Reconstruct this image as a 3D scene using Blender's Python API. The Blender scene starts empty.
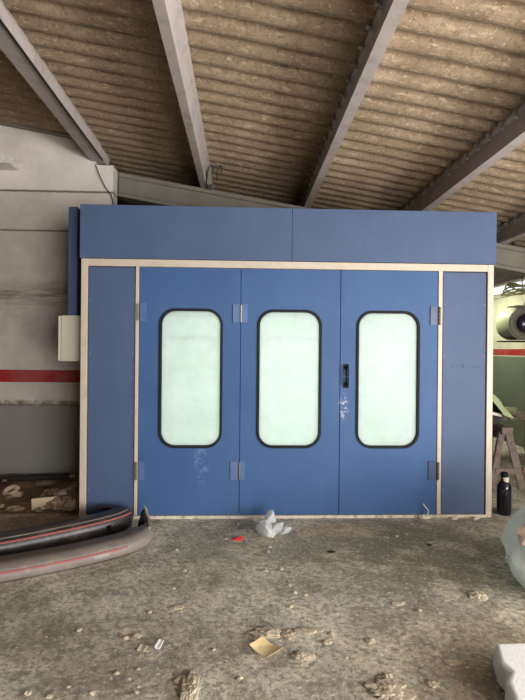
import bpy, bmesh, math, random
from mathutils import Vector, Matrix, noise
S = bpy.context.scene
COL = S.collection
rnd = random.Random(7)

# ------------------------------------------------------------------ camera
S.view_settings.view_transform = 'Standard'
S.view_settings.look = 'None'
S.view_settings.gamma = 1
S.view_settings.use_curve_mapping = False
S.view_settings.exposure = 0.1
CP = Vector((1.582, -5.0, 1.674)); yaw, pitch, roll = 0.0389, -0.0015, 0.0091
fwd = Vector((math.sin(yaw)*math.cos(pitch), math.cos(yaw)*math.cos(pitch), math.sin(pitch)))
r0 = Vector((math.cos(yaw), -math.sin(yaw), 0)); u0 = r0.cross(fwd)
rt = r0*math.cos(roll) + u0*math.sin(roll); up = -r0*math.sin(roll) + u0*math.cos(roll)
cd = bpy.data.cameras.new('camera'); cam = bpy.data.objects.new('camera', cd); COL.objects.link(cam)
cam.matrix_world = Matrix(((rt.x, up.x, -fwd.x, CP.x), (rt.y, up.y, -fwd.y, CP.y), (rt.z, up.z, -fwd.z, CP.z), (0, 0, 0, 1)))
cd.sensor_fit = 'VERTICAL'; cd.sensor_height = 24; cd.lens = 505/700*24; cd.clip_start = 0.05
S.camera = cam

# ------------------------------------------------------------------ materials
class NT:
    def __init__(s, name):
        s.m = bpy.data.materials.new(name); s.m.use_nodes = True
        s.t = s.m.node_tree; s.n = s.t.nodes; s.l = s.t.links
        s.b = s.n['Principled BSDF']; s.out = s.n['Material Output']
        s.g = s.n.new('ShaderNodeNewGeometry'); s.pos = s.g.outputs['Position']
    def noise(s, scale, detail=4, rough=.6, vec=None, stretch=None):
        v = vec or s.pos
        if stretch:
            mp = s.n.new('ShaderNodeMapping'); mp.inputs['Scale'].default_value = stretch
            s.l.new(v, mp.inputs['Vector']); v = mp.outputs[0]
        n = s.n.new('ShaderNodeTexNoise'); n.inputs['Scale'].default_value = scale
        n.inputs['Detail'].default_value = detail; n.inputs['Roughness'].default_value = rough
        s.l.new(v, n.inputs['Vector']); return n.outputs['Fac']
    def ramp(s, fac, stops, interp='LINEAR'):
        r = s.n.new('ShaderNodeValToRGB'); r.color_ramp.interpolation = interp
        e = r.color_ramp.elements
        while len(e) < len(stops): e.new(.5)
        for i, (p, c) in enumerate(stops):
            e[i].position = p
            if not isinstance(c, tuple): c = (c, c, c)
            e[i].color = (*c, 1)
        s.l.new(fac, r.inputs[0]); return r.outputs[0]
    def mix(s, fac, a, b, mode='MIX'):
        m = s.n.new('ShaderNodeMix'); m.data_type = 'RGBA'; m.blend_type = mode
        for sock, v in ((m.inputs[0], fac), (m.inputs[6], a), (m.inputs[7], b)):
            if isinstance(v, (int, float)): sock.default_value = v if sock == m.inputs[0] else (v, v, v, 1)
            elif isinstance(v, tuple): sock.default_value = (*v, 1)
            else: s.l.new(v, sock)
        return m.outputs[2]
    def math(s, op, a, b=0.0, c=None, clamp=False):
        m = s.n.new('ShaderNodeMath'); m.operation = op; m.use_clamp = clamp
        for i, v in enumerate((a, b) if c is None else (a, b, c)):
            if isinstance(v, (int, float)): m.inputs[i].default_value = v
            else: s.l.new(v, m.inputs[i])
        return m.outputs[0]
    def sep(s, v=None):
        x = s.n.new('ShaderNodeSeparateXYZ'); s.l.new(v or s.pos, x.inputs[0]); return x.outputs
    def blob(s, c, r, soft=.5, wob=0.0):
        """1 inside an ellipsoid at c with radii r, 0 outside"""
        v = s.n.new('ShaderNodeVectorMath'); v.operation = 'SUBTRACT'; s.l.new(s.pos, v.inputs[0]); v.inputs[1].default_value = c
        d = s.n.new('ShaderNodeVectorMath'); d.operation = 'DIVIDE'; s.l.new(v.outputs[0], d.inputs[0]); d.inputs[1].default_value = r
        l = s.n.new('ShaderNodeVectorMath'); l.operation = 'LENGTH'; s.l.new(d.outputs[0], l.inputs[0])
        val = l.outputs['Value']
        if wob: val = s.math('ADD', val, s.math('MULTIPLY', s.math('SUBTRACT', s.noise(5/max(.2, min(r[0], r[1])), 4), .5), wob))
        m = s.n.new('ShaderNodeMapRange'); m.interpolation_type = 'SMOOTHSTEP'
        m.inputs[1].default_value = 1+soft; m.inputs[2].default_value = 1-soft; s.l.new(val, m.inputs[0]); return m.outputs[0]
    def color(s, c):
        if isinstance(c, tuple): s.b.inputs['Base Color'].default_value = (*c, 1)
        else: s.l.new(c, s.b.inputs['Base Color'])
    def rough(s, r):
        if isinstance(r, (int, float)): s.b.inputs['Roughness'].default_value = r
        else: s.l.new(r, s.b.inputs['Roughness'])
    def bump(s, h, dist=.01, strength=.6):
        b = s.n.new('ShaderNodeBump'); b.inputs['Distance'].default_value = dist; b.inputs['Strength'].default_value = strength
        s.l.new(h, b.inputs['Height']); s.l.new(b.outputs[0], s.b.inputs['Normal'])

def lin(r, g, b):
    f = lambda c: (c/255/12.92) if c/255 <= .04045 else ((c/255+.055)/1.055)**2.4
    return (f(r), f(g), f(b))

def plain(name, c, rough=.6, metal=0, var=.12, scale=20, bump=0, spec=None, dirt=None):
    t = NT(name); n = t.noise(scale, 5)
    lo = tuple(v*(1-var) for v in c); hi = tuple(min(1, v*(1+var)) for v in c)
    col = t.ramp(n, [(.3, lo), (.7, hi)])
    if dirt:
        col = t.mix(t.ramp(t.noise(dirt[1], 6, .7), [(.5, 0), (.68, dirt[2])]), col, dirt[0])
    t.color(col); t.rough(rough); t.b.inputs['Metallic'].default_value = metal
    if spec is not None: t.b.inputs['Specular IOR Level'].default_value = spec
    if bump: t.bump(n, bump)
    return t.m

def floor_mat():
    t = NT('dusty concrete')
    big = t.noise(.75, 6, .62); mid = t.noise(3.2, 8, .7); fine = t.noise(26, 8, .75); grit = t.noise(120, 3, .7)
    c = t.ramp(big, [(.36, lin(182, 170, 153)), (.5, lin(212, 204, 186)), (.62, lin(239, 233, 212))])
    c = t.mix(t.ramp(mid, [(.45, 0), (.6, .75)]), c, lin(245, 236, 212))
    c = t.mix(t.ramp(t.noise(2.1, 9, .74, stretch=(1, .6, 1)), [(.50, 0), (.62, .6)]), c, lin(146, 135, 117))
    # greenish darker area in front of the right of the booth
    c = t.mix(t.math('MULTIPLY', t.blob((3.4, -.9, 0), (1.5, .75, 1), .6, 1.2), .75), c, lin(129, 124, 97))
    c = t.mix(t.math('MULTIPLY', t.blob((3.0, -2.35, 0), (.75, .45, 1), .6, 1.2), .55), c, lin(160, 137, 100))
    c = t.mix(t.math('MULTIPLY', t.blob((1.35, -.75, 0), (.7, .35, 1), .6, 1.4), .5), c, lin(150, 145, 132))
    c = t.mix(t.math('MULTIPLY', t.blob((2.45, -.35, 0), (.42, .16, 1), .5, 1.4), .6), c, lin(231, 198, 152))
    # brown earth drift in the left corner
    c = t.mix(t.math('MULTIPLY', t.blob((-.9, .7, 0), (1.6, .95, 1), .3, .7), .85), c, lin(160, 131, 105))
    c = t.mix(t.ramp(t.noise(5.5, 9, .72), [(.5, 0), (.56, .55)]), c, lin(140, 132, 112))
    c = t.mix(t.ramp(t.noise(1.6, 10, .75), [(.52, 0), (.57, .5)]), c, lin(247, 237, 210))
    c = t.mix(t.ramp(fine, [(.40, .8), (.54, 0)]), c, lin(129, 119, 105))
    c = t.mix(t.ramp(t.noise(34, 7, .75), [(.55, 0), (.64, .8)]), c, lin(250, 249, 246))
    c = t.mix(t.ramp(grit, [(.3, .45), (.48, 0)]), c, lin(100, 91, 81))
    # scrape marks
    sc = t.noise(9, 5, .8, stretch=(2.2, .25, 1))
    c = t.mix(t.ramp(sc, [(.60, 0), (.68, .4)]), c, lin(133, 131, 120))
    t.color(c); t.rough(.8); t.b.inputs['Specular IOR Level'].default_value = .25
    h = t.math('ADD', t.math('MULTIPLY', mid, .6), t.math('ADD', t.math('MULTIPLY', fine, .5), t.math('MULTIPLY', grit, .2)))
    t.bump(h, .05, 1)
    return t.m

def wall_mat(name, zs, band=True, warm=(1, 1, 1), below=lin(146, 142, 138)):
    """painted masonry: white above, red stripe, white, grey dado; zs = stripe top, stripe bottom, dado top"""
    t = NT(name); x, y, z = t.sep()
    wob = t.math('MULTIPLY', t.math('SUBTRACT', t.noise(14, 3), .5), .012)
    zz = t.math('DIVIDE', t.math('ADD', z, wob), 5.0)
    W = tuple(a*b for a, b in zip(lin(212, 203, 193), warm)); Wu = tuple(a*b for a, b in zip(lin(226, 217, 210), warm))
    c = t.ramp(zz, [(0, below), (zs[2]/5, W), (zs[1]/5, lin(168, 30, 34)), (zs[0]/5, W), (3.66/5, Wu)], 'CONSTANT')
    n = t.noise(2.2, 7, .65); c = t.mix(t.ramp(n, [(.35, .3), (.6, 0)]), c, lin(140, 131, 122))
    c = t.mix(t.ramp(t.noise(40, 4, .7), [(.66, 0), (.74, .5)]), c, lin(90, 80, 70))
    if band:
        def line(zc, hw, col, amt, soft=.5, vec=None):
            d = t.math('ABSOLUTE', t.math('SUBTRACT', t.math('ADD', z, t.math('MULTIPLY', wob, 1.5)), zc))
            f = t.n.new('ShaderNodeMapRange'); f.interpolation_type = 'SMOOTHSTEP'
            f.inputs[1].default_value = hw*(1+soft); f.inputs[2].default_value = hw*(1-soft); t.l.new(d, f.inputs[0])
            return t.math('MULTIPLY', f.outputs[0], amt)
        c = t.mix(line(3.15, .012, 0, .8), c, lin(96, 84, 76))
        c = t.mix(line(3.65, .012, 0, .85), c, lin(86, 78, 74))
        st = t.noise(3, 8, .75, stretch=(1, 1, 9))
        c = t.mix(t.math('MULTIPLY', line(2.33, .14, 0, 1, .8), t.ramp(st, [(.38, .15), (.6, .8)])), c, lin(112, 98, 84))
        c = t.mix(t.math('MULTIPLY', line(2.02, .2, 0, 1, .9), t.ramp(n, [(.3, .55), (.6, .1)])), c, lin(150, 138, 126))
        c = t.mix(t.math('MULTIPLY', line(.965, .035, 0, 1, .6), t.ramp(t.noise(7, 6, .7), [(.42, 0), (.55, .85)])), c, lin(110, 94, 78))
    t.color(c); t.rough(.85); t.bump(t.noise(18, 6, .7), .008, .5)
    return t.m

def roof_mat():
    t = NT('fibre cement sheet')
    n = t.noise(2.4, 7, .65)
    c = t.ramp(n, [(.3, lin(134, 116, 96)), (.55, lin(154, 134, 112)), (.7, lin(172, 152, 130))])
    c = t.mix(t.ramp(t.noise(20, 5, .7, stretch=(.55, 1.6, 1)), [(.55, 0), (.68, .7)]), c, lin(206, 188, 158))
    c = t.mix(t.ramp(t.noise(46, 4, .75), [(.60, 0), (.68, .75)]), c, lin(226, 210, 182))
    c = t.mix(t.ramp(t.noise(28, 6, .7), [(.34, .5), (.5, 0)]), c, lin(92, 72, 54))
    t.color(c); t.rough(.95); t.b.inputs['Specular IOR Level'].default_value = .15
    t.bump(t.noise(40, 6, .7), .012, .7)
    return t.m

def booth_blue(name, base, dark, light, marks=()):
    t = NT(name)
    c = t.ramp(t.noise(1.3, 6, .6), [(.3, dark), (.7, base)])
    c = t.mix(t.ramp(t.noise(3.5, 7, .7, stretch=(1.6, 1, .5)), [(.52, 0), (.72, .28)]), c, light)
    c = t.mix(t.ramp(t.noise(60, 3, .6), [(.73, 0), (.76, .7)]), c, lin(190, 195, 205))
    for (pc, r, amt, sc, col) in marks:
        f = t.math('MULTIPLY', t.blob(pc, r, .5, .8), t.ramp(t.noise(sc, 6, .7), [(.5, 0), (.6, amt)]))
        c = t.mix(f, c, col)
    t.color(c); t.rough(.55); t.b.inputs['Specular IOR Level'].default_value = .25
    return t.m

M = {}
M['floor'] = floor_mat()
M['wall_back'] = wall_mat('painted wall with red stripe', (1.384, 1.22, .955))
M['wall_right'] = wall_mat('green lit painted wall', (1.71, 1.585, 1.565), False, (.98, 1, .9), lin(112, 122, 104))  # white carries a tint of the greenish lamp light in its colour
M['wall'] = plain('dusty plaster', lin(150, 145, 138), .9, var=.15, scale=3)
M['wall_dark'] = plain('dark unseen wall', lin(70, 62, 56), .9, var=.15, scale=3)  # unseen walls, made dark to cut bounce light onto the beams
M['roof'] = roof_mat()
M['beam'] = plain('precast concrete beam', lin(176, 165, 160), .85, var=.08, scale=6, dirt=(lin(130, 120, 114), 5, .5))
M['girder'] = plain('concrete girder', lin(124, 118, 108), .85, var=.12, scale=5, dirt=(lin(110, 100, 90), 4, .5))
gal = plain('dull galvanised steel', lin(170, 165, 155), .4, .8)
M['gal'] = gal
M['blue_door'] = booth_blue('blue door enamel', lin(62, 92, 136), lin(54, 83, 127), lin(78, 104, 146), [
    ((2.59, 0, 1.1), (.045, .2, .11), .8, 30, lin(190, 185, 190)),
    ((1.19, 0, .56), (.07, .2, .2), .22, 10, lin(150, 180, 220))])
M['blue_panel'] = booth_blue('faded blue enamel', lin(76, 91, 122), lin(69, 83, 113), lin(88, 103, 134), [
    ((3.82, 0, 1.52), (.14, .2, .022), .8, 18, lin(52, 58, 78)),
    ((.505, 0, 1.0), (.012, .2, .5), .8, 12, lin(40, 50, 80))])
M['cream'] = plain('cream enamel', lin(188, 176, 160), .5, var=.04, scale=8, dirt=(lin(150, 125, 98), 7, .3))
M['sill'] = plain('grubby cream sill', lin(205, 196, 180), .5, var=.12, scale=20, dirt=(lin(100, 80, 60), 18, .8))
M['rubber'] = plain('dark grey rubber', lin(26, 28, 32), .7, spec=.2)
M['hinge'] = plain('blue painted hinge plate', lin(80, 104, 146), .35, .1, dirt=(lin(80, 105, 145), 60, .4))
M['hinge_dark'] = plain('worn dark blue hinge plate', lin(50, 66, 100), .4, .1)
M['steel'] = plain('bare steel', lin(170, 165, 158), .35, .9)
M['screw'] = plain('painted screw', lin(120, 130, 155), .5)
M['brass'] = plain('worn hinge barrel', lin(120, 104, 84), .4, .7, dirt=(lin(60, 45, 30), 60, .8))
M['black'] = plain('black plastic', lin(14, 14, 15), .5, spec=.2)
M['inside'] = plain('white booth lining', lin(224, 227, 223), .6, var=.03, scale=3)
M['cabinet'] = plain('beige enamel', lin(205, 200, 180), .5, var=.05)
M['green_metal'] = plain('pale cream fan housing', lin(214, 214, 178), .5, var=.06, dirt=(lin(130, 130, 90), 10, .4))
M['dark_lens'] = plain('violet black glossy cap', lin(40, 34, 52), .2)
M['grey_metal'] = plain('dusty grey metal', lin(116, 112, 98), .6)
M['hose'] = plain('yellowed hose', lin(150, 148, 104), .6)
M['wood'] = plain('weathered wood', lin(112, 96, 88), .8, var=.2, scale=12, dirt=(lin(60, 50, 44), 14, .7))
M['dark_wood'] = plain('dark stained board', lin(52, 46, 42), .8)
M['cloth'] = plain('green rag', lin(158, 166, 124), .9, var=.1, scale=10)
M['white'] = plain('off white scrap', lin(225, 220, 205), .8, var=.05)
M['paper_white'] = plain('chalky white flake', lin(226, 222, 222), .9, var=.05)
M['yellow'] = plain('yellowed card', lin(236, 212, 160), .8, var=.06, scale=30, dirt=(lin(150, 120, 70), 30, .4))
M['red'] = plain('red plastic', lin(200, 50, 48), .5)
M['foam'] = plain('white foam', lin(232, 234, 236), .7, var=.02, bump=.004, scale=60)
M['bottle'] = plain('dark bottle glass', lin(16, 14, 24), .12)
M['label'] = plain('cream label', lin(200, 190, 165), .7)
M['bumper_black'] = plain('black bumper plastic', lin(46, 42, 44), .38, var=.25, scale=14, dirt=(lin(110, 95, 85), 8, .5))
M['bumper_grey'] = plain('dusty grey bumper plastic', lin(126, 116, 110), .55, var=.12, scale=6, dirt=(lin(150, 138, 118), 9, .8))
M['stripe_red'] = plain('faded red trim', lin(150, 84, 80), .6, dirt=(lin(126, 112, 106), 9, .95))
M['bright_red'] = plain('red pinstripe', lin(164, 88, 84), .4)
M['scuff'] = plain('pale scuffed plastic', lin(150, 145, 142), .6)
M['dirt'] = plain('dry brown earth', lin(138, 116, 94), .95, var=.3, scale=30, bump=.02)
M['clod'] = plain('sandy mortar', lin(186, 172, 150), .95, var=.2, scale=90, bump=.02, dirt=(lin(146, 128, 108), 45, .6))
M['stone'] = plain('grey brown rubble', lin(138, 118, 98), .95, var=.25, scale=40, bump=.015)
M['brick'] = plain('cream broken tile', lin(190, 170, 142), .85, var=.1)
M['cable'] = plain('black cable', lin(20, 20, 20), .6)

def plastic_mat(name, col, alpha=.75, rough=.25):
    t = NT(name); t.color(col); t.rough(rough)
    tr = t.n.new('ShaderNodeBsdfTranslucent'); tr.inputs[0].default_value = (*col, 1)
    tp = t.n.new('ShaderNodeBsdfTransparent')
    a = t.n.new('ShaderNodeMixShader'); a.inputs[0].default_value = .35
    t.l.new(t.b.outputs[0], a.inputs[1]); t.l.new(tr.outputs[0], a.inputs[2])
    b = t.n.new('ShaderNodeMixShader'); b.inputs[0].default_value = alpha
    t.l.new(tp.outputs[0], b.inputs[1]); t.l.new(a.outputs[0], b.inputs[2])
    t.l.new(b.outputs[0], t.out.inputs[0])
    t.bump(t.noise(14, 6, .7), .03, .8)
    return t.m
M['bag'] = plastic_mat('cloudy clear plastic', lin(206, 214, 208), .82)
M['bag_small'] = plastic_mat('crumpled clear film', lin(236, 236, 236), .92)

def glass_mat():
    t = NT('cloudy safety glass'); col = lin(222, 243, 230)
    haze = t.noise(2.2, 6, .65)
    tr = t.n.new('ShaderNodeBsdfTranslucent'); t.l.new(t.ramp(haze, [(.3, lin(236, 240, 237)), (.7, lin(244, 247, 245))]), tr.inputs[0])
    tp = t.n.new('ShaderNodeBsdfTransparent'); tp.inputs[0].default_value = (*lin(234, 244, 239), 1)
    gl = t.n.new('ShaderNodeBsdfGlossy'); gl.inputs['Roughness'].default_value = .55; gl.inputs[0].default_value = (.9, .95, .92, 1)
    a = t.n.new('ShaderNodeMixShader'); t.l.new(t.ramp(haze, [(.35, .5), (.65, .66)]), a.inputs[0])
    t.l.new(tp.outputs[0], a.inputs[1]); t.l.new(tr.outputs[0], a.inputs[2])
    b = t.n.new('ShaderNodeMixShader'); b.inputs[0].default_value = .06
    t.l.new(a.outputs[0], b.inputs[1]); t.l.new(gl.outputs[0], b.inputs[2])
    t.l.new(b.outputs[0], t.out.inputs[0]); return t.m
M['glass'] = glass_mat()
def emit_mat(name, col, s):
    t = NT(name); t.color(col); t.b.inputs['Emission Color'].default_value = (*col, 1); t.b.inputs['Emission Strength'].default_value = s
    return t.m
M['tube'] = emit_mat('lit fluorescent tube', (.93, 1, .94), 3)

# ------------------------------------------------------------------ geometry helpers
def tag(o, label=None, cat=None, group=None, kind=None):
    if label: o['label'] = label
    if cat: o['category'] = cat
    if group: o['group'] = group
    if kind: o['kind'] = kind
    return o
def thing(name, label, cat, loc=(0, 0, 0), group=None):
    o = bpy.data.objects.new(name, None); COL.objects.link(o); o.location = loc; o.empty_display_size = .1
    return tag(o, label, cat, group)
def wloc(o):
    v = Vector(o.location)
    while o.parent: o = o.parent; v += Vector(o.location)
    return v
def obj(name, bm, mat, parent=None, loc=None, smooth=False, kind=None, bevel=0):
    """bm holds world coordinates; the object's origin goes to loc (or the middle of its foot)"""
    if loc is None:
        xs = [v.co for v in bm.verts]
        mn = Vector((min(v.x for v in xs), min(v.y for v in xs), min(v.z for v in xs)))
        mx = Vector((max(v.x for v in xs), max(v.y for v in xs), max(v.z for v in xs)))
        loc = Vector(((mn.x+mx.x)/2, (mn.y+mx.y)/2, mn.z))
    loc = Vector(loc)
    bmesh.ops.translate(bm, vec=-loc, verts=bm.verts)
    me = bpy.data.meshes.new(name); bm.to_mesh(me); bm.free()
    if smooth:
        for p in me.polygons: p.use_smooth = True
    me.materials.append(mat if not isinstance(mat, str) else M[mat])
    o = bpy.data.objects.new(name, me); COL.objects.link(o)
    if parent: o.parent = parent; o.location = loc - wloc(parent)
    else: o.location = loc
    if kind: o['kind'] = kind
    if bevel:
        b = o.modifiers.new('bevel', 'BEVEL'); b.width = bevel; b.segments = 2; b.limit_method = 'ANGLE'
    return o
def box(bm, x0, x1, y0, y1, z0, z1):
    m = Matrix.LocRotScale(Vector(((x0+x1)/2, (y0+y1)/2, (z0+z1)/2)), None, Vector((x1-x0, y1-y0, z1-z0)))
    bmesh.ops.create_cube(bm, size=1, matrix=m); return bm
def B(*a):
    bm = bmesh.new(); box(bm, *a); return bm
def cyl(bm, a, b, r, r2=None, seg=16):
    a, b = Vector(a), Vector(b); d = b-a; q = d.to_track_quat('Z', 'Y')
    m = Matrix.Translation((a+b)/2) @ q.to_matrix().to_4x4()
    bmesh.ops.create_cone(bm, cap_ends=True, segments=seg, radius1=r, radius2=r if r2 is None else r2, depth=d.length, matrix=m); return bm
def lathe(bm, c, prof, axis='Z', seg=28):
    rings = []
    for r, h in prof:
        ring = []
        for i in range(seg):
            a = 2*math.pi*i/seg
            p = (r*math.cos(a), r*math.sin(a), h)
            if axis == 'Y': p = (p[0], h, p[1])
            ring.append(bm.verts.new(Vector(c)+Vector(p)))
        rings.append(ring)
    for k in range(len(rings)-1):
        for i in range(seg):
            bm.faces.new((rings[k][i], rings[k][(i+1) % seg], rings[k+1][(i+1) % seg], rings[k+1][i]))
    bm.faces.new(rings[0]); bm.faces.new(rings[-1])
    bmesh.ops.recalc_face_normals(bm, faces=bm.faces); return bm
def tube(bm, pts, r, seg=8):
    pts = [Vector(p) for p in pts]; rings = []
    for i, p in enumerate(pts):
        d = (pts[min(i+1, len(pts)-1)] - pts[max(i-1, 0)]).normalized(); q = d.to_track_quat('Z', 'Y')
        rings.append([bm.verts.new(p + q @ Vector((r*math.cos(2*math.pi*k/seg), r*math.sin(2*math.pi*k/seg), 0))) for k in range(seg)])
    for a, b in zip(rings, rings[1:]):
        for k in range(seg): bm.faces.new((a[k], a[(k+1) % seg], b[(k+1) % seg], b[k]))
    bm.faces.new(rings[0]); bm.faces.new(rings[-1])
    bmesh.ops.recalc_face_normals(bm, faces=bm.faces); return bm
def beam_between(bm, a, b, w, h, twist=0):
    """rectangular bar from a to b"""
    a, b = Vector(a), Vector(b); d = b-a; q = d.to_track_quat('Z', 'Y')
    m = Matrix.Translation((a+b)/2) @ q.to_matrix().to_4x4() @ Matrix.Rotation(twist, 4, 'Z') @ Matrix.Diagonal((w, h, d.length, 1))
    bmesh.ops.create_cube(bm, size=1, matrix=m); return bm
def rrect(x0, x1, z0, z1, r, n=10):
    pts = []
    for cx, cz, a0 in ((x1-r, z1-r, 0), (x0+r, z1-r, 90), (x0+r, z0+r, 180), (x1-r, z0+r, 270)):
        for i in range(n+1):
            a = math.radians(a0+90*i/n); pts.append((cx+r*math.cos(a), cz+r*math.sin(a)))
    return pts
def plate(outers, y0, y1):
    """filled plate in the XZ plane between y0 and y1, later loops are holes; returns bmesh"""
    cu = bpy.data.curves.new('tmp', 'CURVE'); cu.dimensions = '2D'; cu.fill_mode = 'BOTH'
    for loop in outers:
        sp = cu.splines.new('POLY'); sp.points.add(len(loop)-1); sp.use_cyclic_u = True
        for p, (x, z) in zip(sp.points, loop): p.co = (x, z, 0, 1)
    cu.extrude = (y1-y0)/2
    o = bpy.data.objects.new('tmp', cu); me = bpy.data.meshes.new_from_object(o)
    bm = bmesh.new(); bm.from_mesh(me)
    for v in bm.verts: v.co = Vector((v.co.x, (y0+y1)/2 - v.co.z, v.co.y))
    bmesh.ops.remove_doubles(bm, verts=bm.verts, dist=1e-5); bmesh.ops.recalc_face_normals(bm, faces=bm.faces)
    bpy.data.objects.remove(o); bpy.data.curves.remove(cu); bpy.data.meshes.remove(me)
    return bm
def rect(x0, x1, z0, z1): return [(x0, z0), (x1, z0), (x1, z1), (x0, z1)]
def lump(c, r, seed=0, amp=.35, sub=3, freq=1.6, cut=True):
    bm = bmesh.new(); bmesh.ops.create_icosphere(bm, subdivisions=sub, radius=1)
    for v in bm.verts:
        n = v.co.normalized(); off = Vector((seed*3.1, seed*1.7, seed*.9))
        d = 1 + amp*noise.noise(n*freq+off) + amp*.5*noise.noise(n*freq*2.7+off) + amp*.25*noise.noise(n*freq*6+off)
        v.co = Vector((n.x*d*r[0], n.y*d*r[1], n.z*d*r[2]))
        if cut and v.co.z < -.25*r[2]: v.co.z = -.25*r[2]
        v.co += Vector(c) + Vector((0, 0, .25*r[2]))
    return bm
def spline(pts, n=10):
    pts = [Vector(p) for p in pts]; out = []
    P = [pts[0]*2-pts[1]] + pts + [pts[-1]*2-pts[-2]]
    for i in range(1, len(P)-2):
        for k in range(n):
            t = k/n; a, b, c, d = P[i-1:i+3]
            out.append(.5*((2*b)+(c-a)*t+(2*a-5*b+4*c-d)*t*t+(3*b-a-3*c+d)*t**3))
    out.append(pts[-1]); return out
def sweep(path, prof, scale=None):
    """closed profile (outward, up) swept along a path on the floor; outward is to the right of travel"""
    bm = bmesh.new(); rings = []; N = len(path)
    for i, p in enumerate(path):
        d = path[min(i+1, N-1)] - path[max(i-1, 0)]; d.z = 0; d.normalize(); n = Vector((d.y, -d.x, 0))
        s = scale(i/(N-1)) if scale else (1, 1)
        rings.append([bm.verts.new(p + n*u*s[0] + Vector((0, 0, z*s[1]))) for u, z in prof])
    K = len(prof)
    for a, b in zip(rings, rings[1:]):
        for k in range(K): bm.faces.new((a[k], a[(k+1) % K], b[(k+1) % K], b[k]))
    bm.faces.new(rings[0]); bm.faces.new(rings[-1])
    bmesh.ops.recalc_face_normals(bm, faces=bm.faces); return bm

# ------------------------------------------------------------------ the setting
SL = .165
def zb(x): return 3.724 - SL*(x-1.582)          # underside of the purlins
def zr(x): return zb(x) + .265                   # underside of the sheets
XL, XR, YF, YB = -8.0, 6.5, -9.0, 8.5
obj('floor', B(XL, XR, YF, YB, -.2, 0), 'floor', kind='structure')
def pitch(): return .221
bm = bmesh.new(); rows = []
xs = [XL-.1 + i*(XR-XL+.2)/24 for i in range(25)]
ny = 10; nW = int((YB-YF+.2)/pitch())+1
for j in range(nW*ny+1):
    y = YF-.1 + j*pitch()/ny; ph = (j % ny)/ny
    dz = -.07*abs(math.sin(math.pi*ph))**.7
    rows.append([bm.verts.new((x, y, zr(x)+.062+dz + .006*noise.noise(Vector((x*.8, y*.6, 0))))) for x in xs])
for a, b in zip(rows, rows[1:]):
    for i in range(len(xs)-1): bm.faces.new((a[i], a[i+1], b[i+1], b[i]))
o = obj('ceiling', bm, 'roof', kind='structure', smooth=False)
so = o.modifiers.new('thick', 'SOLIDIFY'); so.thickness = .02; so.offset = 1
def slopewall(x0, x1, y0, y1, z0=0):
    bm = bmesh.new()
    vs = [bm.verts.new(p) for p in ((x0, y0, z0), (x1, y0, z0), (x1, y1, z0), (x0, y1, z0), (x0, y0, zr(x0)), (x1, y0, zr(x1)), (x1, y1, zr(x1)), (x0, y1, zr(x0)))]
    for f in ((0, 1, 2, 3), (4, 5, 6, 7), (0, 1, 5, 4), (1, 2, 6, 5), (2, 3, 7, 6), (3, 0, 4, 7)): bm.faces.new([vs[i] for i in f])
    bmesh.ops.recalc_face_normals(bm, faces=bm.faces); return bm
bm = slopewall(XL, -.31, 1.5, 1.72); box(bm, -.31, -.087, 1.5, 1.72, 0, 3.995)
obj('wall_back', bm, 'wall_back', kind='structure')
obj('wall_far', slopewall(XL, XR, YB, YB+.2), 'wall', kind='structure')
obj('wall_left', B(XL-.2, XL, YF, YB, 0, zr(XL)), 'wall_dark', kind='structure')
# right wall with the strip window under the eaves and a wide gate opening towards the camera end
bm = bmesh.new()
box(bm, XR, XR+.2, -.6, YB, 0, 2.78); box(bm, XR, XR+.2, YF, -6.6, 0, zr(XR)); box(bm, XR, XR+.2, -6.6, -.6, 2.75, zr(XR)); box(bm, XR, XR+.2, -6.6, -.6, 0, .9)  # unseen low parapet under the side opening, added to block low light
box(bm, XR, XR+.2, -.6, 3.0, 2.78, zr(XR)); box(bm, XR, XR+.2, 7.2, YB, 2.78, zr(XR)); box(bm, XR, XR+.2, 3.0, 7.2, 2.96, zr(XR)+.02)
obj('wall_right', bm, 'wall_right', kind='structure')
obj('trim_1', B(XR-.03, XR, -.6, YB, 2.70, 2.745), 'wall_right', kind='structure')
bm = slopewall(XL, 3.0, YF-.2, YF); obj('wall_front', bm, 'wall_dark', kind='structure')
bm = slopewall(3.0, XR, YF-.2, YF, 2.75); obj('trim_2', bm, 'wall', kind='structure')
# wall plate under the sheets at the left
bm = bmesh.new()
vs = [bm.verts.new(p) for p in [(x, y, zr(x)+d) for d in (-.03, .04) for x, y in ((XL, 1.40), (-.33, 1.40), (-.33, 1.5), (XL, 1.5))]]
for f in ((0, 1, 2, 3), (4, 5, 6, 7), (0, 1, 5, 4), (1, 2, 6, 5), (2, 3, 7, 6), (3, 0, 4, 7)): bm.faces.new([vs[i] for i in f])
bmesh.ops.recalc_face_normals(bm, faces=bm.faces); obj('trim_3', bm, 'girder', kind='structure')

# corbel high on the left wall
bm = bmesh.new()
pr = [(-2.3, 3.90), (-1.27, 3.90), (-1.23, 3.93), (-1.23, 3.97), (-1.50, 4.16), (-2.3, 4.30)]
a = [bm.verts.new((x, 1.22, z)) for x, z in pr]; b = [bm.verts.new((x, 1.5, z)) for x, z in pr]
bm.faces.new(a); bm.faces.new(b)
for i in range(len(pr)): bm.faces.new((a[i], a[(i+1) % 6], b[(i+1) % 6], b[i]))
bmesh.ops.recalc_face_normals(bm, faces=bm.faces)
o = obj('wall_bracket', bm, plain('white painted concrete', lin(214, 206, 202), .85), bevel=.01)
tag(o, 'white painted concrete bracket high on the left wall below the roof', 'bracket')

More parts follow.
